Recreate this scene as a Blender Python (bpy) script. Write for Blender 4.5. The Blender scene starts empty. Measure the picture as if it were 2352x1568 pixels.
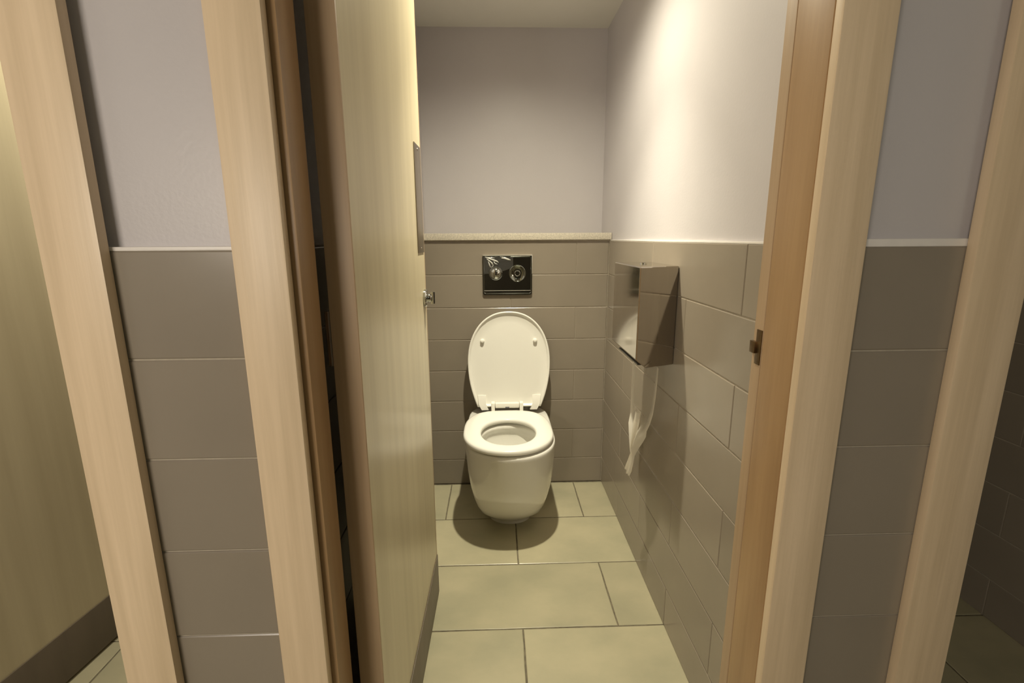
import bpy, bmesh, math, random
from mathutils import Vector, Matrix
random.seed(4)
S = bpy.context.scene
COL = S.collection
PI = math.pi

# ------------------------------------------------------------------ camera
FPX, PITCH, YAW, ROLL, EYE = 1115.4, .2101, .0325, -.005, 1.2083
cam = bpy.data.cameras.new('camera'); cam.sensor_width = 36; cam.lens = FPX / 2352 * 36
cam.clip_start = .01
co = bpy.data.objects.new('camera', cam); COL.objects.link(co)
fw = Vector((math.sin(YAW)*math.cos(PITCH), math.cos(YAW)*math.cos(PITCH), -math.sin(PITCH)))
r0 = Vector((math.cos(YAW), -math.sin(YAW), 0)); u0 = r0.cross(fw)
rt = math.cos(ROLL)*r0 + math.sin(ROLL)*u0; up = -math.sin(ROLL)*r0 + math.cos(ROLL)*u0
M = Matrix((rt, up, -fw)).transposed().to_4x4(); M.translation = Vector((0, 0, EYE))
co.matrix_world = M
S.camera = co

# ------------------------------------------------------------------ world, lights, exposure
S.view_settings.view_transform = 'Standard'; S.view_settings.look = 'None'
S.view_settings.gamma = 1; S.view_settings.use_curve_mapping = False
S.view_settings.exposure = 0.0
w = bpy.data.worlds.new('world'); S.world = w; w.use_nodes = True
w.node_tree.nodes['Background'].inputs[0].default_value = (.8, .85, 1, 1)
w.node_tree.nodes['Background'].inputs[1].default_value = .02

def spot(name, loc, target, power, color, size, blend, radius):
    l = bpy.data.lights.new(name, 'SPOT'); l.energy = power; l.color = color
    l.spot_size = math.radians(size); l.spot_blend = blend; l.shadow_soft_size = radius
    o = bpy.data.objects.new(name, l); COL.objects.link(o); o.location = loc
    o.rotation_euler = (Vector(target) - Vector(loc)).to_track_quat('-Z', 'Y').to_euler()
    return o
def area(name, loc, target, power, color, sx, sy):
    l = bpy.data.lights.new(name, 'AREA'); l.energy = power; l.color = color
    l.shape = 'RECTANGLE'; l.size = sx; l.size_y = sy
    o = bpy.data.objects.new(name, l); COL.objects.link(o); o.location = loc
    o.rotation_euler = (Vector(target) - Vector(loc)).to_track_quat('-Z', 'Y').to_euler()
    return o
WARM = (1, .93, .72)
LX, LY = .11, 1.57
spot('cubicle_lamp', (LX, LY, 2.125), (LX, LY, 0), 50, WARM, 160, 1., .022)
spot('cubicle_lamp_beam', (LX, LY, 2.125), (LX, LY, 0), 84, WARM, 84, 1., .022)
spot('left_cubicle_lamp', (LX-1.03, LY, 2.125), (LX-1.03, LY, 0), 52, WARM, 150, 1., .03)
area('corridor_fill', (-.98, -1.13, 1.35), (-.9, .68, .95), 18.5, (1, .90, .77), .60, .12)  # added warm fill from behind the camera on the left
spot('right_cubicle_fill', (LX+1.03, LY, 2.125), (LX+1.03, LY, 0), 2.2, (1, .72, .26), 150, 1., .03)  # added dim warm fill; this cubicle is otherwise unlit
area('corridor_fill_cool', (.75, -.95, 2.385), (.75, -.95, 0), 2.4, (.80, 1, .86), .3, .3)  # added weak cool fill for the right side of the passage

# ------------------------------------------------------------------ materials
def lin(c):
    return tuple(((v/255)/12.92 if v/255 <= .04045 else ((v/255+.055)/1.055)**2.4) for v in c)
def mat(name, rgb, rough=.5, metal=0, var=0., scale=(8, 8, 8), rgb2=None, bump=0., bscale=None, coat=0., rnd=0., spec=.5,
        alpha=1., trans=0., detail=4, rvar=0.):
    m = bpy.data.materials.new(name); m.use_nodes = True
    nt = m.node_tree; N = nt.nodes; Lk = nt.links
    b = N['Principled BSDF']
    b.inputs['Roughness'].default_value = rough; b.inputs['Metallic'].default_value = metal
    b.inputs['Specular IOR Level'].default_value = spec
    b.inputs['Coat Weight'].default_value = coat; b.inputs['Coat Roughness'].default_value = .12
    b.inputs['Alpha'].default_value = alpha; b.inputs['Transmission Weight'].default_value = trans
    c1 = tuple(rgb) + (1,)
    tc = N.new('ShaderNodeTexCoord'); mp = N.new('ShaderNodeMapping'); mp.inputs['Scale'].default_value = scale
    Lk.new(tc.outputs['Object'], mp.inputs[0])
    out = None
    if rnd:
        oi = N.new('ShaderNodeObjectInfo')
        ad = N.new('ShaderNodeVectorMath'); ad.operation = 'ADD'
        sc = N.new('ShaderNodeMath'); sc.operation = 'MULTIPLY'; sc.inputs[1].default_value = 37.
        Lk.new(oi.outputs['Random'], sc.inputs[0]); Lk.new(mp.outputs[0], ad.inputs[0]); Lk.new(sc.outputs[0], ad.inputs[1])
        vec = ad.outputs[0]
    else:
        vec = mp.outputs[0]
    if var or rgb2:
        n = N.new('ShaderNodeTexNoise'); n.inputs['Scale'].default_value = 1; n.inputs['Detail'].default_value = detail
        n.inputs['Roughness'].default_value = .55
        Lk.new(vec, n.inputs['Vector'])
        ramp = N.new('ShaderNodeMapRange'); ramp.inputs[1].default_value = .32; ramp.inputs[2].default_value = .68
        Lk.new(n.outputs[0], ramp.inputs[0])
        mx = N.new('ShaderNodeMix'); mx.data_type = 'RGBA'
        c2 = tuple(rgb2)+(1,) if rgb2 else tuple(v*(1-var) for v in rgb)+(1,)
        mx.inputs[6].default_value = c1; mx.inputs[7].default_value = c2
        Lk.new(ramp.outputs[0], mx.inputs[0]); out = mx.outputs[2]
        if rvar:
            rr = N.new('ShaderNodeMapRange'); rr.inputs[3].default_value = rough-rvar; rr.inputs[4].default_value = rough+rvar
            Lk.new(n.outputs[0], rr.inputs[0]); Lk.new(rr.outputs[0], b.inputs['Roughness'])
    if rnd:
        hs = N.new('ShaderNodeHueSaturation')
        mr = N.new('ShaderNodeMapRange'); mr.inputs[3].default_value = 1-rnd; mr.inputs[4].default_value = 1+rnd
        Lk.new(oi.outputs['Random'], mr.inputs[0]); Lk.new(mr.outputs[0], hs.inputs['Value'])
        if out: Lk.new(out, hs.inputs['Color'])
        else: hs.inputs['Color'].default_value = c1
        out = hs.outputs[0]
    if out: Lk.new(out, b.inputs['Base Color'])
    else: b.inputs['Base Color'].default_value = c1
    if bump:
        mp2 = N.new('ShaderNodeMapping'); mp2.inputs['Scale'].default_value = bscale or scale
        Lk.new(tc.outputs['Object'], mp2.inputs[0])
        n2 = N.new('ShaderNodeTexNoise'); n2.inputs['Scale'].default_value = 1; n2.inputs['Detail'].default_value = 3
        Lk.new(mp2.outputs[0], n2.inputs['Vector'])
        bp = N.new('ShaderNodeBump'); bp.inputs['Strength'].default_value = bump; bp.inputs['Distance'].default_value = .002
        Lk.new(n2.outputs[0], bp.inputs['Height']); Lk.new(bp.outputs[0], b.inputs['Normal'])
    return m
PLASTER = mat('lilac_paint', (.58, .55, .56), .38, var=.04, scale=(3, 3, 3), bump=.12, bscale=(160, 160, 160), spec=.35)
PASSAGE = mat('brown_grey_paint', (.22, .19, .17), .5, var=.05, scale=(2, 2, 2))
CEIL = mat('ceiling_paint', (.74, .72, .66), .8, var=.03, scale=(2, 2, 2))
TILE = mat('taupe_glaze', (.297, .256, .202), .24, var=.07, scale=(4, 4, 4), rnd=.05, bump=.10, bscale=(9, 9, 9), spec=.4)
GROUT = mat('tile_grout', (.52, .46, .36), .85, var=.2, scale=(60, 60, 60))
STONE = mat('floor_stone', (.49, .445, .30), .33, rgb2=(.38, .355, .24), scale=(4.2, 6, 4), rnd=.07, bump=.3, bscale=(26, 26, 26), detail=7, rvar=.08)
FGROUT = mat('floor_grout', (.21, .18, .12), .9, var=.4, scale=(50, 50, 50))
WOOD = mat('ash_veneer', (.82, .65, .45), .42, rgb2=(.68, .53, .35), scale=(55, 55, 2.2), bump=.10, bscale=(220, 220, 6), detail=6)
LINING = mat('oiled_oak_lining', (.47, .30, .15), .4, rgb2=(.36, .22, .105), scale=(60, 26, 2.0), bump=.12, bscale=(200, 90, 8), detail=6)
DOORW = mat('ash_door_veneer', (.59, .515, .35), .30, rgb2=(.50, .43, .285), scale=(40, 22, .9), bump=.05, bscale=(150, 150, 4), detail=6, spec=.45)
LIP = mat('door_edge_lipping', (.52, .37, .23), .45, rgb2=(.43, .30, .18), scale=(60, 60, 2.5), detail=5)
KICK = mat('brown_kickboard', (.16, .128, .095), .5, var=.15, scale=(20, 20, 4))
CERAMIC = mat('white_ceramic', (.90, .88, .81), .07, var=.01, scale=(3, 3, 3), coat=.3)
SEATM = mat('white_seat_plastic', (.88, .86, .79), .22, var=.01, scale=(3, 3, 3))
CHROME = mat('chrome', (.55, .56, .54), .05, metal=1, var=.08, scale=(6, 6, 6))
CHROME_D = mat('dark_chrome', (.27, .28, .25), .08, metal=1, var=.2, scale=(9, 9, 9))
STEEL = mat('polished_steel', (.52, .48, .44), .10, metal=1, var=.08, scale=(30, 30, 3), bump=.03, bscale=(12, 12, 12))
SATIN = mat('satin_steel', (.42, .37, .31), .3, metal=1, var=.1, scale=(80, 80, 3))
BRONZE = mat('aged_brass', (.22, .15, .08), .35, metal=1, var=.3, scale=(90, 90, 90))
DARK = mat('dark_plastic', (.02, .018, .015), .5, var=.2, scale=(30, 30, 30))
SHELF = mat('speckled_laminate', (.70, .64, .53), .4, rgb2=(.50, .46, .38), scale=(180, 180, 180), detail=2)
SEAL = mat('white_sealant', (.82, .78, .74), .4, var=.05, scale=(30, 30, 30))
CREASE_GLINT = mat('film_crease_glint', (.85, .84, .78), .18, metal=.3, var=.1)  # whitish tone stands in for glints along the film's wrinkles
EDGE_GLINT = mat('chrome_edge_glint', (.85, .83, .76), .35, metal=.8, var=.05)  # paler than the plate, puts a highlight into its edges
WATER = mat('water', (.85, .9, .85), .02, trans=.9, var=.01)
STICK = mat('grey_print', (.12, .12, .14), .5, var=.3, scale=(200, 200, 200))
FILM = mat('clear_film', (.9, .9, .88), .06, metal=.6, alpha=.10, var=.05, bump=.8, bscale=(60, 60, 60))
PAPER = mat('thin_tissue', (.92, .88, .78), .8, var=.05, scale=(30, 30, 8))
nt = PAPER.node_tree
tr = nt.nodes.new('ShaderNodeBsdfTranslucent'); tr.inputs[0].default_value = (.9, .85, .74, 1)
tp = nt.nodes.new('ShaderNodeBsdfTransparent')
m1 = nt.nodes.new('ShaderNodeMixShader'); m1.inputs[0].default_value = .4
m2 = nt.nodes.new('ShaderNodeMixShader')
nt.links.new(nt.nodes['Principled BSDF'].outputs[0], m1.inputs[1]); nt.links.new(tr.outputs[0], m1.inputs[2])
at_ = nt.nodes.new('ShaderNodeAttribute'); at_.attribute_name = 'thin'
nt.links.new(at_.outputs['Fac'], m2.inputs[0])
nt.links.new(m1.outputs[0], m2.inputs[1]); nt.links.new(tp.outputs[0], m2.inputs[2])
nt.links.new(m2.outputs[0], nt.nodes['Material Output'].inputs[0])
LENS = bpy.data.materials.new('lamp_lens'); LENS.use_nodes = True
b = LENS.node_tree.nodes['Principled BSDF']; b.inputs['Emission Color'].default_value = (1, .85, .6, 1); b.inputs['Emission Strength'].default_value = 6
b.inputs['Base Color'].default_value = (.9, .85, .75, 1)

# ------------------------------------------------------------------ helpers
def link(name, me, parent=None, loc=None):
    o = bpy.data.objects.new(name, me); COL.objects.link(o)
    if parent: o.parent = parent
    if loc is not None: o.location = loc
    return o
def box(bm, x0, x1, y0, y1, z0, z1, mi=0, bev=0.):
    vs = [bm.verts.new((x, y, z)) for x in (x0, x1) for y in (y0, y1) for z in (z0, z1)]
    q = [(0, 1, 3, 2), (4, 6, 7, 5), (0, 4, 5, 1), (2, 3, 7, 6), (0, 2, 6, 4), (1, 5, 7, 3)]
    fs = []
    for f in q:
        fc = bm.faces.new([vs[i] for i in f]); fc.material_index = mi; fs.append(fc)
    if bev:
        es = {e for f in fs for e in f.edges}
        r = bmesh.ops.bevel(bm, geom=list(es), offset=bev, segments=2, profile=.6, affect='EDGES')
        for f in r['faces']: f.material_index = mi
def obj(name, bm, mats, parent=None, loc=None, smooth=None):
    bmesh.ops.recalc_face_normals(bm, faces=bm.faces[:])
    me = bpy.data.meshes.new(name); bm.to_mesh(me); bm.free()
    for m in (mats if isinstance(mats, (list, tuple)) else [mats]): me.materials.append(m)
    if smooth is not None:
        me.shade_smooth()
        me.set_sharp_from_angle(angle=math.radians(smooth))
    return link(name, me, parent, loc)
def boxobj(name, b6, m, parent=None, bev=0., loc=None):
    bm = bmesh.new(); box(bm, *b6, bev=bev); return obj(name, bm, m, parent, loc, smooth=35 if bev else None)
def tag(o, label=None, cat=None, group=None, kind=None):
    if label: o['label'] = label
    if cat: o['category'] = cat
    if group: o['group'] = group
    if kind: o['kind'] = kind
    return o
def empty(name, loc=(0, 0, 0)):
    o = bpy.data.objects.new(name, None); COL.objects.link(o); o.location = loc; o.empty_display_size = .05; return o
def cyl(bm, c, r1, r2, h, axis='Z', seg=32, mi=0):
    rot = {'Z': Matrix(), 'Y': Matrix.Rotation(-PI/2, 4, 'X'), 'X': Matrix.Rotation(PI/2, 4, 'Y')}[axis]
    r = bmesh.ops.create_cone(bm, cap_ends=True, segments=seg, radius1=r1, radius2=r2, depth=h, matrix=Matrix.Translation(c) @ rot)
    for v in r['verts']:
        for f in v.link_faces: f.material_index = mi
def loft(bm, loops, cap0=True, cap1=True, mi=0):
    rows = [[bm.verts.new(p) for p in lp] for lp in loops]
    n = len(rows[0])
    for a, b in zip(rows, rows[1:]):
        for i in range(n):
            f = bm.faces.new((a[i], a[(i+1) % n], b[(i+1) % n], b[i])); f.material_index = mi
    if cap0: bm.faces.new(rows[0][::-1]).material_index = mi
    if cap1: bm.faces.new(rows[-1]).material_index = mi
def lathe(bm, prof, c, axis='Y', seg=40, mi=0):
    # prof: (radius, offset along axis)
    loops = []
    for r, h in prof:
        lp = []
        for i in range(seg):
            t = 2*PI*i/seg; a, b = r*math.cos(t), r*math.sin(t)
            p = {'Y': (a, h, b), 'X': (h, a, b), 'Z': (a, b, h)}[axis]
            lp.append((c[0]+p[0], c[1]+p[1], c[2]+p[2]))
        loops.append(lp)
    loft(bm, loops, mi=mi)

# ------------------------------------------------------------------ numbers of the place (metres)
TOP = 1.1945          # top of the tiling
CH = .152             # course height
TL = .61              # tile length
YF = .680             # tile face of the front wall
YP = .692             # plaster face of the front wall
YR = .785             # rear of the front wall
YB, YB2 = 2.2499, 2.4654
CZ = 2.148            # cubicle ceiling
PITCHX = 1.03
JT = .0024            # joint

# ------------------------------------------------------------------ tile parts
_cache = {}
def tile_mesh(L, H, D=.008, ch=.0019, m=TILE, name='tile'):
    key = (round(L, 4), round(H, 4), m.name)
    if key in _cache: return _cache[key]
    bm = bmesh.new()
    a = [(-L/2, -H/2), (L/2, -H/2), (L/2, H/2), (-L/2, H/2)]
    l0 = [(x, 0, z) for x, z in a]
    l1 = [(x, -(D-ch*.7), z) for x, z in a]
    l2 = [(x*(1-2*ch/L), -D, z*(1-2*ch/H)) for x, z in a]
    loft(bm, [l0, l1, l2])
    bmesh.ops.recalc_face_normals(bm, faces=bm.faces[:])
    me = bpy.data.meshes.new(name); bm.to_mesh(me); bm.free(); me.materials.append(m)
    _cache[key] = me
    return me
def tile_run(parent, face, normal, u0, u1, phase, ztop=TOP, single=False, TL=.61, off=.305):
    """Courses of tiles on an upright face. normal: '-Y','+X','-X' ; face: coordinate of the tile face; u along X or Y."""
    D = .008
    k = 0
    while True:
        zt = ztop - k*CH; zb = max(zt-CH, 0.0)
        if zt <= .02: break
        if single: cuts = [u0, u1]
        else:
            ph = phase + (off if k % 2 else 0)
            n0 = math.ceil((u0-ph)/TL + 1e-6); cuts = [u0]
            c = ph + n0*TL
            while c < u1-.012:
                if c > u0+.012: cuts.append(c)
                c += TL
            cuts.append(u1)
        for a, b in zip(cuts, cuts[1:]):
            L = b-a-.0011; H = zt-zb-JT
            o = link('tile', tile_mesh(L, H), parent)
            zc = (zt+zb)/2; uc = (a+b)/2
            jit = random.uniform(-.0003, .0003)
            if normal == '-Y': o.location = (uc, face+D+jit, zc)
            elif normal == '-X': o.location = (face+D+jit, uc, zc); o.rotation_euler = (0, 0, -PI/2)
            elif normal == '+X': o.location = (face-D+jit, uc, zc); o.rotation_euler = (0, 0, PI/2)
            elif normal == '+Y': o.location = (uc, face-D+jit, zc); o.rotation_euler = (0, 0, PI)
        k += 1
def bead(parent, b6):
    return boxobj('sealant', b6, SEAL, parent, bev=.0012)

# ------------------------------------------------------------------ floor
XL, XR, YC = -1.80, 1.95, -1.25
bm = bmesh.new(); box(bm, XL, XR, YC, 2.50, -.12, -.0025)
floor = tag(obj('floor', bm, FGROUT), 'grey stone tiled floor running through the cubicles', kind='structure')
FP = .3105
j = 0; y = 1.3115
while y > YC: y -= FP; j -= 1
while y < 2.24:
    y1 = min(y+FP, 2.2475); ya = max(y, YC)
    ph = .3775 if j % 2 == 0 else .0730
    c = ph - TL*4
    while c < XR:
        a, b_ = max(c, XL), min(c+TL, XR)
        if b_-a > .02:
            L, W = b_-a-.0034, y1-ya-.0034
            key = ('f', round(L, 3), round(W, 3))
            if key not in _cache:
                bm = bmesh.new()
                # worn, slightly wavy edges
                pts = []
                for s in range(4):
                    p0 = [(-1, -1), (1, -1), (1, 1), (-1, 1)][s]; p1 = [(-1, -1), (1, -1), (1, 1), (-1, 1)][(s+1) % 4]
                    for t in (0, .22, .4, .55, .8):
                        x_ = (p0[0]+(p1[0]-p0[0])*t)*L/2; y_ = (p0[1]+(p1[1]-p0[1])*t)*W/2
                        k_ = random.uniform(0, .0016) if t else .0008
                        pts.append((x_-(math.copysign(k_, x_) if abs(abs(x_)-L/2) < 1e-6 else 0), y_-(math.copysign(k_, y_) if abs(abs(y_)-W/2) < 1e-6 else 0)))
                loft(bm, [[(px, py, -.006) for px, py in pts], [(px, py, -.001) for px, py in pts], [(px*(1-.004/L), py*(1-.004/W), 0) for px, py in pts]])
                bmesh.ops.recalc_face_normals(bm, faces=bm.faces[:])
                me = bpy.data.meshes.new('tile'); bm.to_mesh(me); bm.free(); me.materials.append(STONE); _cache[key] = me
            o = link('tile', _cache[key], floor, ((a+b_)/2, (ya+y1)/2, random.uniform(-.0004, .0002)))
        c += TL
    y += FP; j += 1

# ------------------------------------------------------------------ ceilings
bm = bmesh.new(); box(bm, XL, XR, YR-.02, 2.52, CZ, CZ+.06); ceiling = tag(obj('ceiling', bm, CEIL), 'low painted ceiling over the cubicles', kind='structure')
bm = bmesh.new(); box(bm, XL, XR, YC, YR-.02, 2.40, 2.46); tag(obj('ceiling_corridor', bm, CEIL), 'painted ceiling over the passage', kind='structure')

# ------------------------------------------------------------------ back wall: boxed-out tiled lower part, set back lilac upper part
bm = bmesh.new()
box(bm, XL, XR, YB+.0022, YB2+.08, 0, TOP+.004, 1)
box(bm, XL, XR, YB2, YB2+.08, TOP+.004, CZ, 0)
wb = tag(obj('wall_back', bm, [PLASTER, GROUT]), 'tiled ledge wall with lilac paint set back above it', kind='structure')
PX = [(-1.54, -1.365), (-.510, -.335), (.5208, .695), (1.57, 1.67)]
for a, b_ in ((-1.365, -.51), (-.335, .5208), (.695, 1.57)):
    tile_run(wb, YB, '-Y', a+.001, b_-.001, .372 + PITCHX*round((a+.335)/PITCHX), TL=.915, off=-.305)

# ------------------------------------------------------------------ partitions
def partition(name, x0, x1, left=True, right=True, label=''):
    bm = bmesh.new()
    box(bm, x0+.0022, x1-.0022, YR, YB, 0, TOP, 1)
    box(bm, x0+.009, x1-.009, YR, YB2, TOP, CZ, 0)
    wl = tag(obj(name, bm, [PLASTER, GROUT]), label, kind='structure')
    if right: tile_run(wl, x1, '+X', YR, YB, 1.005); bead(wl, (x1-.011, x1-.0005, YR, YB-.02, TOP-.001, TOP+.004))
    if left: tile_run(wl, x0, '-X', YR, YB, 1.005); bead(wl, (x0+.0005, x0+.011, YR, YB-.02, TOP-.001, TOP+.004))
    return wl
partition('wall_outer_left', *PX[0], left=False, label='left side wall of the left cubicle')
partition('wall_left', *PX[1], label='partition between the left and the middle cubicle')
partition('wall_right', *PX[2], label='tiled partition with the steel tissue dispenser on it')
partition('wall_outer_right', *PX[3], right=False, label='far right cubicle wall seen beyond the right door frame')
# passage walls behind and beside the camera
bm = bmesh.new(); box(bm, XL, XR, YC-.08, YC, 0, 2.4, 0); tag(obj('wall_passage', bm, PASSAGE), 'painted wall behind the camera', kind='structure')
bm = bmesh.new(); box(bm, XL-.08, XL, YC-.08, 2.55, 0, 2.46, 0); tag(obj('wall_passage_left', bm, PLASTER), 'painted end wall of the passage on the left', kind='structure')
bm = bmesh.new(); box(bm, XR, XR+.08, YC-.08, 2.55, 0, 2.46, 0); tag(obj('wall_passage_right', bm, PLASTER), 'painted end wall of the passage on the right', kind='structure')

# ------------------------------------------------------------------ front wall with three doorways
HEAD = 2.06
LIN_L, LIN_R = -.268, .436
bm = bmesh.new()
piers = [(XL, -PITCHX-.300), (-PITCHX+.462, -.300), (.462, PITCHX-.300), (PITCHX+.462, XR)]
for a, b_ in piers:
    box(bm, a, b_, YF+.0022, YR, 0, TOP, 1)
    box(bm, a, b_, YP, YR, TOP, 2.40, 0)
for a, b_ in zip(piers, piers[1:]):
    box(bm, a[1], b_[0], YP, YR, HEAD, 2.40, 0)
wf = tag(obj('wall_front', bm, [PLASTER, GROUT]), 'front wall of narrow tiled piers between the doorways', kind='structure')
CAS = {0: (-.348, -.278, .436, .509), -1: (-.348, -.278, .436, .514), 1: (-.363, -.280, .436, .509)}
for i, (a, b_) in enumerate(piers):
    ta = a if i == 0 else a+.035
    tb = b_ if i == 3 else b_-.036
    tile_run(wf, YF, '-Y', ta, tb, a, single=(i in (1, 2)))
    bead(wf, (ta, tb, YF+.0008, YP+.001, TOP-.001, TOP+(.010 if i == 2 else .0045)))

def door_frame(name, k, label):
    x = k*PITCHX; c = CAS[k]
    bm = bmesh.new()
    # lining: two uprights and a head
    box(bm, x-.2995, x+LIN_L, YF+.002, .745, .0, HEAD-.002, bev=.0025)
    root = tag(obj(name, bm, LINING, smooth=35), label, kind='structure')
    bm = bmesh.new(); box(bm, x+LIN_R+.001, x+.4615, YF+.002, .7655, .0, HEAD-.002, bev=.0012); obj('jamb_lining', bm, LINING, root, smooth=35)
    bm = bmesh.new(); box(bm, x+LIN_L, x+LIN_R, YF+.002, .7835, HEAD-.03, HEAD-.002, bev=.0015); obj('head_lining', bm, LINING, root, smooth=35)
    bm = bmesh.new(); box(bm, x+c[0], x+c[1], .662, YF-.0005, 0, HEAD+.05, bev=.003); obj('casing', bm, WOOD, root, smooth=35)
    bm = bmesh.new(); box(bm, x+c[2], x+c[3], .662, YF-.0005, 0, HEAD+.05, bev=.003); obj('casing', bm, WOOD, root, smooth=35)
    bm = bmesh.new(); box(bm, x+c[1], x+c[2], .662, YF-.0005, HEAD-.01, HEAD+.05, bev=.003); obj('head_casing', bm, WOOD, root, smooth=35)
    bm = bmesh.new(); box(bm, x+LIN_R+.002, x+.52, .7690, .7965, 0, HEAD-.002, bev=.001); obj('door_stop', bm, LIP, root, smooth=35)
    bm = bmesh.new()
    box(bm, x+LIN_R+.0005, x+LIN_R+.004, .7700, .7860, .998, 1.057, bev=.0006)
    box(bm, x+LIN_R-.0035, x+LIN_R+.003, .782, .7975, 1.016, 1.036, bev=.0008)
    tag(obj('strike_plate', bm, BRONZE, root, smooth=35), 'dark brass strike plate')
    return root
door_frame('trim_1', 0, 'pale wooden door frame around the open middle cubicle')
door_frame('trim_2', -1, 'pale wooden door frame at the far left')
door_frame('trim_3', 1, 'shaded wooden door frame at the far right')

def door(name, hx, hy, ang, label, hardware=True):
    """Leaf standing open: local +Y runs from hinge to free edge, face at local x=0 looks to +X."""
    W, T, Z0, Z1 = .705, .044, .010, 2.025
    bm = bmesh.new(); box(bm, -T+.0005, -.0005, .006, W-.006, Z0, Z1)
    root = tag(obj(name, bm, DOORW), label, kind='structure')
    root.location = (hx, hy, 0); root.rotation_euler = (0, 0, -math.radians(ang))
    boxobj('edge_lipping', (-T, 0, 0, .0058, Z0, Z1), LIP, root, bev=.0015)
    boxobj('edge_lipping', (-T, 0, W-.0058, W, Z0, Z1), LIP, root, bev=.0015)
    boxobj('kick_plate', (0, .0025, .004, W-.001, Z0, .153), KICK, root, bev=.0006)
    # pull plate and indicator lock near the free edge
    p = tag(boxobj('pull_plate', (0, .002, W-.112, W-.016, 1.168, 1.458), SATIN, root, bev=.0006), 'slim steel plate')
    for zz in (1.18, 1.446):
        bm = bmesh.new(); cyl(bm, (.0025, W-.064, zz), .004, .003, .0015, 'X', 16); obj('screw', bm, SATIN, p)
    bm = bmesh.new(); lathe(bm, [(.026, 0), (.026, .005), (.023, .008)], (0, W-.034, 1.035), 'X', 36); lk = tag(obj('lock', bm, CHROME, root, smooth=40), 'round chrome lock')
    bm = bmesh.new(); lathe(bm, [(.013, .008), (.012, .019), (.009, .022)], (0, W-.034, 1.035), 'X', 28)
    box(bm, .018, .031, W-.037, W-.031, 1.017, 1.053, bev=.0015); obj('thumb_turn', bm, CHROME, lk, smooth=40)
    for zz in (.25, 1.05, 1.85):
        bm = bmesh.new(); cyl(bm, (-T-.004, .006, zz), .006, .006, .09, 'Z', 20); obj('hinge', bm, SATIN, root, smooth=40)
    return root
door('door_1', -.222, .775, .85, 'pale wooden cubicle door standing open with a round chrome lock')
door('door_2', -1.253, .775, 7.0, 'open wooden door at the left edge above a brown kick plate')
door('door_3', PITCHX-.222, .775, .85, 'open wooden door of the right cubicle')

# ------------------------------------------------------------------ ledge shelf on the boxed-out wall
def shelf(name, x0, x1, label):
    o = boxobj(name, (x0+.0105, x1+.0075, YB-.012, YB2-.0005, TOP+.0045, 1.2292), SHELF, bev=.0018)
    return tag(o, label, 'shelf')
shelf('ledge_shelf', -.335-.018, .5208, 'pale speckled ledge board on top of the tiled wall behind the toilet')

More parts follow.
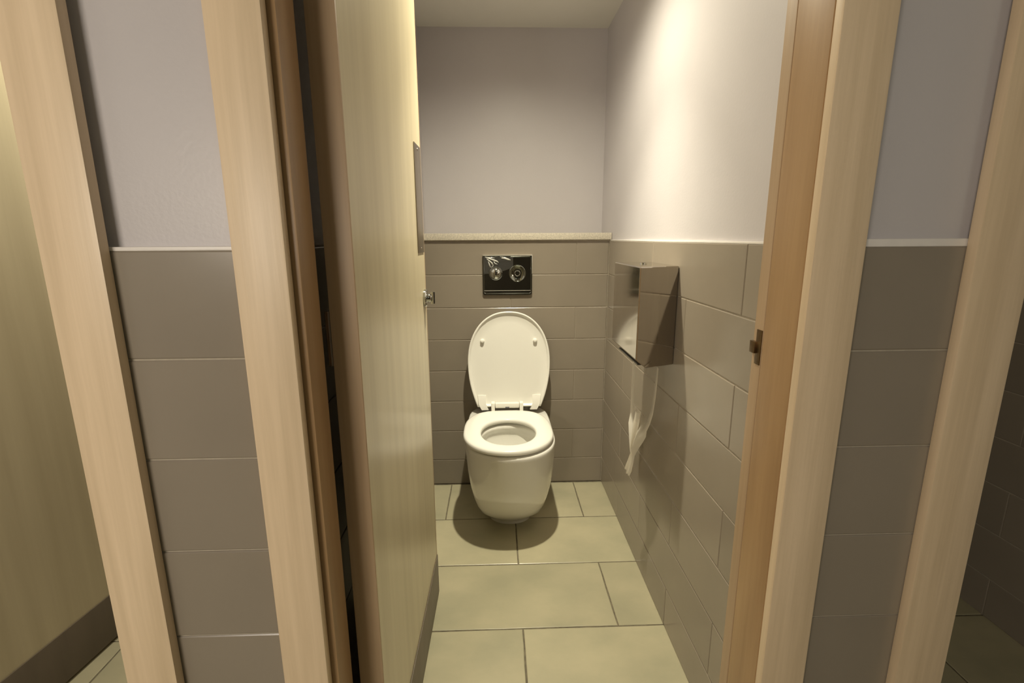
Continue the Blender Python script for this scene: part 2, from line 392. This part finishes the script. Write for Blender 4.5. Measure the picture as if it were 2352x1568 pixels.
# ------------------------------------------------------------------ toilet
N = 72
def ring(xc, yc, a, bf, bb, z, nf=2.2, nb=5.):
    """closed plan curve: front half reaches yc-bf, rear half yc+bb"""
    out = []
    for i in range(N):
        t = 2*PI*i/N; c, s = math.cos(t), math.sin(t)
        b_, n = (bb, nb) if s > 0 else (bf, nf)
        r = (abs(c/a)**n + abs(s/b_)**n)**(-1/n)
        out.append((xc+r*c, yc+r*s, z))
    return out
def toilet(ox, label):
    root = tag(empty('toilet', (ox+.052, 2.0, 0)), label, 'toilet')
    xc = 0; yo = -2.0
    bm = bmesh.new()
    YC_ = 1.90
    # z, half width, front y, back half-exponent
    secs = [(.0, .094, 1.888), (.016, .096, 1.886), (.022, .101, 1.877), (.045, .116, 1.846), (.075, .133, 1.812), (.11, .1475, 1.782), (.15, .159, 1.756),
            (.20, .1695, 1.731), (.25, .1765, 1.711), (.30, .1810, 1.697), (.35, .184, 1.686), (.380, .1852, 1.6815), (.393, .1855, 1.680), (.4005, .184, 1.682), (.4035, .179, 1.687)]
    loops = []
    for z, hw, yf in secs:
        yc = max(YC_, yf+.09)
        loops.append(ring(xc, yc+yo, hw, yc-yf, 2.2465-yc, z, 2.25, 7))
    # rim inward and down into the basin
    ic = 1.872
    for z, hw, bf, bb, nb in [(.4035, .132, .148, .150, 2.4), (.398, .125, .140, .142, 2.2), (.385, .1235, .139, .141, 2.2), (.368, .131, .146, .150, 2.2), (.345, .128, .142, .148, 2.1),
                          (.30, .116, .128, .136, 2.1), (.25, .098, .105, .118, 2.), (.20, .074, .078, .098, 2.), (.165, .056, .058, .085, 2.), (.14, .045, .045, .075, 2.), (.12, .03, .03, .05, 2.)]:
        loops.append(ring(xc, ic+yo, hw, bf, bb, z, 2.1, nb))
    loft(bm, loops)
    pan = obj('pan', bm, CERAMIC, root, smooth=60)
    bm = bmesh.new(); w1 = ring(xc, ic+yo+.004, .0615, .064, .0885, .178, 2, 2); w2 = ring(xc, ic+yo+.004, .058, .060, .086, .171, 2, 2)
    loft(bm, [w1, w2]); obj('water', bm, WATER, root, smooth=40)
    # seat, sitting a little askew
    sx, sy = -.0080, 1.885+yo
    bm = bmesh.new()
    def so(d, z): return ring(0, 0,   .1855-d, .2055-d, .246-d, z, 2.15, 3.0)
    def si(d, z): return ring(0, -.006, .112+d, .134+d, .131+d, z, 2.1, 2.1)
    lp = [so(.006, .4100), so(.0005, .4125), so(0, .4195), so(.0012, .4260), so(.0045, .4300), so(.012, .4325), so(.030, .4330), si(.016, .4325), si(.006, .4310), si(.001, .4270), si(0, .420), si(.001, .4130), si(.006, .4100)]
    lp.append(lp[0]); loft(bm, lp, False, False)
    bmesh.ops.remove_doubles(bm, verts=bm.verts[:], dist=1e-5)
    seat = obj('seat', bm, SEATM, root, smooth=60); seat.location = (sx, sy, 0); seat.rotation_euler = (0, 0, math.radians(.8))
    for bx, by in ((-.13, -.12), (.13, -.12), (-.13, .1), (.13, .1)):
        boxobj('seat_buffer', (bx-.010, bx+.010, by-.006, by+.006, .4030, .4110), SEATM, seat, bev=.001)
    # hinge: two blocks on the pan and a tube between
    hy = 2.142+yo
    hg = boxobj('hinge_bar', (-.0565, .0565, hy-.012, hy+.014, .438, .4625), SEATM, root, bev=.0075); hg.location = (-.006, 0, 0)
    for s in (-1, 1):
        boxobj('hinge_block', (s*.0655-.0085, s*.0655+.0085, hy-.016, hy+.018, .4030, .4645), SEATM, hg, bev=.004)
    mk = boxobj('printed_mark', (-.009, .009, hy-.0128, hy-.0120, .4405, .4455), STICK, hg)
    # lid
    lid_y, lid_z, tilt = 2.158+yo, .438, math.radians(6.5)
    V0, HW, VT = .205, .190, .444
    def out_pts(s):
        pts = []
        n_top = 48
        for i in range(n_top+1):
            t = PI*i/n_top
            c, sn = math.cos(t), math.sin(t)
            r = (abs(c/HW)**2.2 + abs(sn/(VT-V0))**2.2)**(-1/2.2)
            pts.append((r*c, V0+r*sn))
        for i in range(1, 13):
            v = V0*(1-i/12); pts.append((-HW*(1-.225*((V0-v)/V0)**2), v))
        for i in range(1, 8):
            h_ = HW*(1-.225); pts.append((-h_+2*h_*i/8, 0))
        for i in range(12, 0, -1):
            v = V0*(1-i/12); pts.append((HW*(1-.225*((V0-v)/V0)**2), v))
        cx, cv = 0, .215
        return [(x_*(1-s/HW), cv+(v_-cv)*(1-s/.22)) for x_, v_ in pts]
    def L3(s, d): return [(x_, -d, v_) for x_, v_ in out_pts(s)]      # d towards the room
    bm = bmesh.new()
    loft(bm, [L3(.03, -.010), L3(.006, -.007), L3(.001, -.001), L3(0, .006), L3(.0015, .0095), L3(.004, .0105), L3(.0075, .0095), L3(.0105, .0035), L3(.016, .0005), L3(.05, -.0005)])
    lid = obj('lid', bm, SEATM, root, smooth=50); lid.location = (.004, lid_y, lid_z); lid.rotation_euler = (-tilt, 0, 0)
    for s in (-1, 1):
        bm = bmesh.new(); lathe(bm, [(.0095, .001), (.0095, -.006), (.0085, -.011), (.006, -.013)], (s*.1215, 0, .3085), 'Y', 24)
        obj('lid_buffer', bm, SEATM, lid, smooth=50)
        # corner lugs reaching to the hinge
        bm = bmesh.new()
        x0, x1 = sorted((s*.108, s*.146)); x2, x3 = sorted((s*.096, s*.128))
        loft(bm, [[(x0, -.003, .055), (x1, -.009, .055), (x1, 0, .055), (x0, 0, .055)],
                  [(x0 if s > 0 else x0+.004, -.020, .015), (x1-.004 if s > 0 else x1, -.018, .015), (x1-.004 if s > 0 else x1, .006, .015), (x0 if s > 0 else x0+.004, .006, .015)],
                  [(x2, -.020, -.012), (x3, -.018, -.012), (x3, .006, -.012), (x2, .006, -.012)]])
        obj('lid_lug', bm, SEATM, lid, smooth=50)
    return root
toilet(0, 'white ceramic toilet with its oval lid raised against the taupe tiles')

# ------------------------------------------------------------------ flush plate
FX, FZ = .0535, 1.0415
bm = bmesh.new()
hw, hh = .1135, .0905
def rr(w_, h_, y_, c=.004):
    return [(-w_+c, y_, -h_), (w_-c, y_, -h_), (w_, y_, -h_+c), (w_, y_, h_-c), (w_-c, y_, h_), (-w_+c, y_, h_), (-w_, y_, h_-c), (-w_, y_, -h_+c)]
loft(bm, [rr(hw, hh, 0), rr(hw, hh, -.008), rr(hw-.002, hh-.002, -.0115), rr(hw-.006, hh-.006, -.0115), rr(hw-.008, hh-.008, -.010)])
fp = tag(obj('flush_plate', bm, CHROME_D), 'chrome dual flush plate on the tiles above the toilet', 'flush plate')
fp.location = (FX, YB-.0002, FZ)
tag(boxobj('plate_rim', (-.108, .106, -.0135, -.0085, -.0718, -.0695), EDGE_GLINT, fp, bev=.0004), 'bright lower edge line')
boxobj('plate_edge_glint', (-hw+.002, hw+.0005, -.0128, -.001, hh-.0035, hh+.0008), EDGE_GLINT, fp, bev=.0012)  # pale strips drawn as the highlight on the top and right edges
boxobj('plate_edge_glint', (hw-.002, hw+.0005, -.0128, -.001, .005, hh-.002), EDGE_GLINT, fp, bev=.0008)
bm = bmesh.new(); lathe(bm, [(.0305, -.010), (.0305, -.014), (.0285, -.016)], (-.0535, 0, .008), 'Y', 40)
lathe(bm, [(.0275, -.013), (.0275, -.020), (.0255, -.026), (.020, -.031), (.012, -.034), (.004, -.035)], (-.0535, 0, .008), 'Y', 40)
fb = tag(obj('flush_button', bm, CHROME, fp, smooth=40), 'small domed chrome button')
boxobj('button_slot', (-.0605, -.0592, -.0335, -.028, -.014, .030), DARK, fb)
bm = bmesh.new(); lathe(bm, [(.0385, -.010), (.0385, -.0145), (.0365, -.0155), (.0345, -.0135), (.018, -.0115), (.008, -.011)], (.0455, 0, .008), 'Y', 48)
fb = tag(obj('flush_button', bm, CHROME_D, fp, smooth=40), 'large dished chrome button')
bm = bmesh.new()
R, r_ = .0118, .0024
loops = []
for i in range(28):
    t = 2*PI*i/28
    loops.append([(.0455+(R+r_*math.cos(q))*math.cos(t), -.0125+r_*math.sin(q), .008+(R+r_*math.cos(q))*math.sin(t)) for q in [2*PI*k/10 for k in range(10)]])
loops.append(loops[0]); loft(bm, loops, False, False); bmesh.ops.remove_doubles(bm, verts=bm.verts[:], dist=1e-6)
obj('button_ring', bm, CHROME, fb, smooth=60)
# crumpled protective film, still stuck over the upper left corner
bm = bmesh.new(); g = []
nx, nz = 44, 30
for i in range(nx+1):
    col = []
    for k in range(nz+1):
        u, v = i/nx, k/nz
        x_ = -.109 + u*.135; z_ = .084 - v*(.078-.03*u*u)
        wgt = (1-u)**.6*(1-v)**.3
        ang = math.atan2(v, u+.05)
        y_ = -.0128 - .0022*wgt*abs(math.sin(ang*9+2*u)) - .0008*math.sin(17*u+5*v)**2
        if (x_+.0535)**2+(z_-.008)**2 < .033**2: y_ -= .0
        col.append(bm.verts.new((x_, y_, z_)))
    g.append(col)
for i in range(nx):
    for k in range(nz):
        cxm = sum(v.co.x for v in (g[i][k], g[i+1][k+1]))/2; czm = sum(v.co.z for v in (g[i][k], g[i+1][k+1]))/2
        if (cxm+.0535)**2+(czm-.008)**2 < .031**2: continue
        bm.faces.new((g[i][k], g[i+1][k], g[i+1][k+1], g[i][k+1]))
loose = [v for v in bm.verts if not v.link_faces]
for v in loose: bm.verts.remove(v)
def crease(pts, r):  # whitish ridge laid where a wrinkle glints
    lps = []
    for i, (x_, z_) in enumerate(pts):
        q_ = r*math.sin(PI*(i+.6)/(len(pts)+.2))
        lps.append([(x_+q_*.2*math.cos(t)+q_*.5*math.sin(t+.6), -.0145-.6*q_*math.cos(t), z_+q_*math.sin(t)) for t in [2*PI*k/8 for k in range(8)]])
    loft(bm, lps, mi=1)
for pts, r_ in (([(-.100, .081), (-.083, .076), (-.064, .069), (-.047, .063), (-.040, .057)], .0034), ([(-.094, .074), (-.080, .064), (-.070, .055), (-.064, .044), (-.074, .036)], .0030),
                ([(-.087, .062), (-.082, .048), (-.077, .036)], .0032), ([(-.092, .080), (-.072, .080), (-.058, .077)], .0018), ([(-.027, .078), (-.012, .077), (.002, .072), (.014, .068)], .0042),
                ([(-.062, .062), (-.056, .053), (-.046, .050)], .0022)):
    crease(pts, r_)
tag(obj('protective_film', bm, [FILM, CREASE_GLINT], fp, smooth=180), 'crumpled clear film over the upper left corner')

# ------------------------------------------------------------------ tissue dispenser on the right wall
def prism(bm, bot, top, mi=0):
    loft(bm, [bot, top], mi=mi)
bm = bmesh.new()
X0, XW = .397, .5198
yn_o, yn_w, yf_ = 1.335, 1.372, 1.625
zt, zb = 1.128, .852
def plan(z, dx=0, dy=0): return [(XW, yn_w, z), (X0+dx, yn_o+dy, z), (X0+dx, yf_-dy, z), (XW, yf_-.004, z)]
loft(bm, [plan(zb-.012, .030, .0), plan(zb+.012, 0, 0), plan(zt, 0, 0)])
td = obj('tissue_dispenser', bm, STEEL)
bv = td.modifiers.new('bevel', 'BEVEL'); bv.width = .003; bv.segments = 2; bv.limit_method = 'ANGLE'
tag(td, 'polished steel toilet tissue dispenser fixed to the right wall', 'dispenser')
bm = bmesh.new(); cyl(bm, (.455, 1.50, zt+.0015), .011, .010, .004, 'Z', 24); box(bm, .449, .461, 1.499, 1.501, zt+.003, zt+.0042); tag(obj('lock', bm, CHROME, td, smooth=40), 'small round key lock')
boxobj('slot_mouth', (.418, .505, yn_o+.05, yf_-.02, zb-.0155, zb-.0115), DARK, td)

# ------------------------------------------------------------------ length of tissue hanging out of the dispenser
bm = bmesh.new(); thin = bm.verts.layers.float.new('thin')
rows = [  # z, y near, y far, x, transparency, thickness
    (.835, 1.345, 1.600, .468, .86, .006), (.79, 1.345, 1.597, .466, .85, .007), (.74, 1.348, 1.592, .464, .84, .008), (.69, 1.358, 1.583, .462, .80, .009),
    (.65, 1.378, 1.570, .460, .70, .010), (.62, 1.400, 1.558, .458, .50, .012), (.59, 1.425, 1.545, .457, .15, .013), (.56, 1.450, 1.533, .456, .0, .013),
    (.53, 1.475, 1.527, .455, .0, .011), (.505, 1.492, 1.522, .455, .0, .009), (.49, 1.500, 1.520, .455, .0, .007), (.465, 1.502, 1.532, .454, .0, .008), (.44, 1.506, 1.548, .453, 0, .009), (.418, 1.512, 1.562, .452, 0, .010), (.408, 1.518, 1.570, .452, 0, .008)]
cols_ = 26; gr = []
for r_i, (z, ya, yb, x_, tpn, th) in enumerate(rows):
    row = []
    for i in range(cols_+1):
        u = i/cols_
        fold = math.sin(u*PI*5+r_i*.25)*th*(.35 if r_i < 6 else .9)
        v = bm.verts.new((x_+fold, ya+(yb-ya)*u, z+.004*math.sin(u*9)))
        edge = max(0, 1-min(u, 1-u)*9)
        v[thin] = max(0, tpn-edge*.7)
        row.append(v)
    gr.append(row)
for a, b_ in zip(gr, gr[1:]):
    for i in range(cols_): bm.faces.new((a[i], a[i+1], b_[i+1], b_[i]))
# the gathered tuft above the twist
tuft = []
for q in range(9):
    t = q/8; z = .665-.15*t
    hw_ = .020*math.sin(PI*min(1, .18+t*.75)); yc = 1.452+.055*t
    lp = []
    for i in range(12):
        a_ = 2*PI*i/12; v = bm.verts.new((.449+.008*math.sin(a_)*(1-.3*t), yc+hw_*math.cos(a_), z)); v[thin] = .0 if q > 1 else .35; lp.append(v)
    tuft.append(lp)
for a, b_ in zip(tuft, tuft[1:]):
    for i in range(12): bm.faces.new((a[i], a[(i+1) % 12], b_[(i+1) % 12], b_[i]))
tp_ = obj('toilet_tissue', bm, PAPER, smooth=180)
tag(tp_, 'thin white toilet tissue hanging twisted below the steel dispenser', 'toilet paper')

# ------------------------------------------------------------------ ceiling lamps (above the frame)
def downlight(x, y, z, r, label):
    bm = bmesh.new(); lathe(bm, [(r*.74, -.0005), (r, -.0005), (r, -.006), (r*.92, -.008), (r*.80, -.004), (r*.74, -.0015)], (0, 0, 0), 'Z', 40)
    o = tag(obj('ceiling_light', bm, SATIN, smooth=40), label, 'light'); o.location = (x, y, z)
    bm = bmesh.new(); cyl(bm, (0, 0, -.0022), r*.73, r*.70, .002, 'Z', 36); obj('lens', bm, LENS, o)
# added light panel on the passage wall behind the camera, out of view
t = tag(boxobj('fill_panel', (-.33, .33, -.03, 0, -.08, .08), SATIN, bev=.004), 'long added light panel on the passage wall behind the camera', 'light'); t.location = (-.98, YC+.0305, 1.35)
boxobj('lens', (-.31, .31, .001, .012, -.065, .065), LENS, t, bev=.003)
downlight(LX, LY, CZ, .045, 'round recessed lamp above the toilet in the middle cubicle')
downlight(LX-PITCHX, LY, CZ, .045, 'round recessed lamp in the left cubicle')
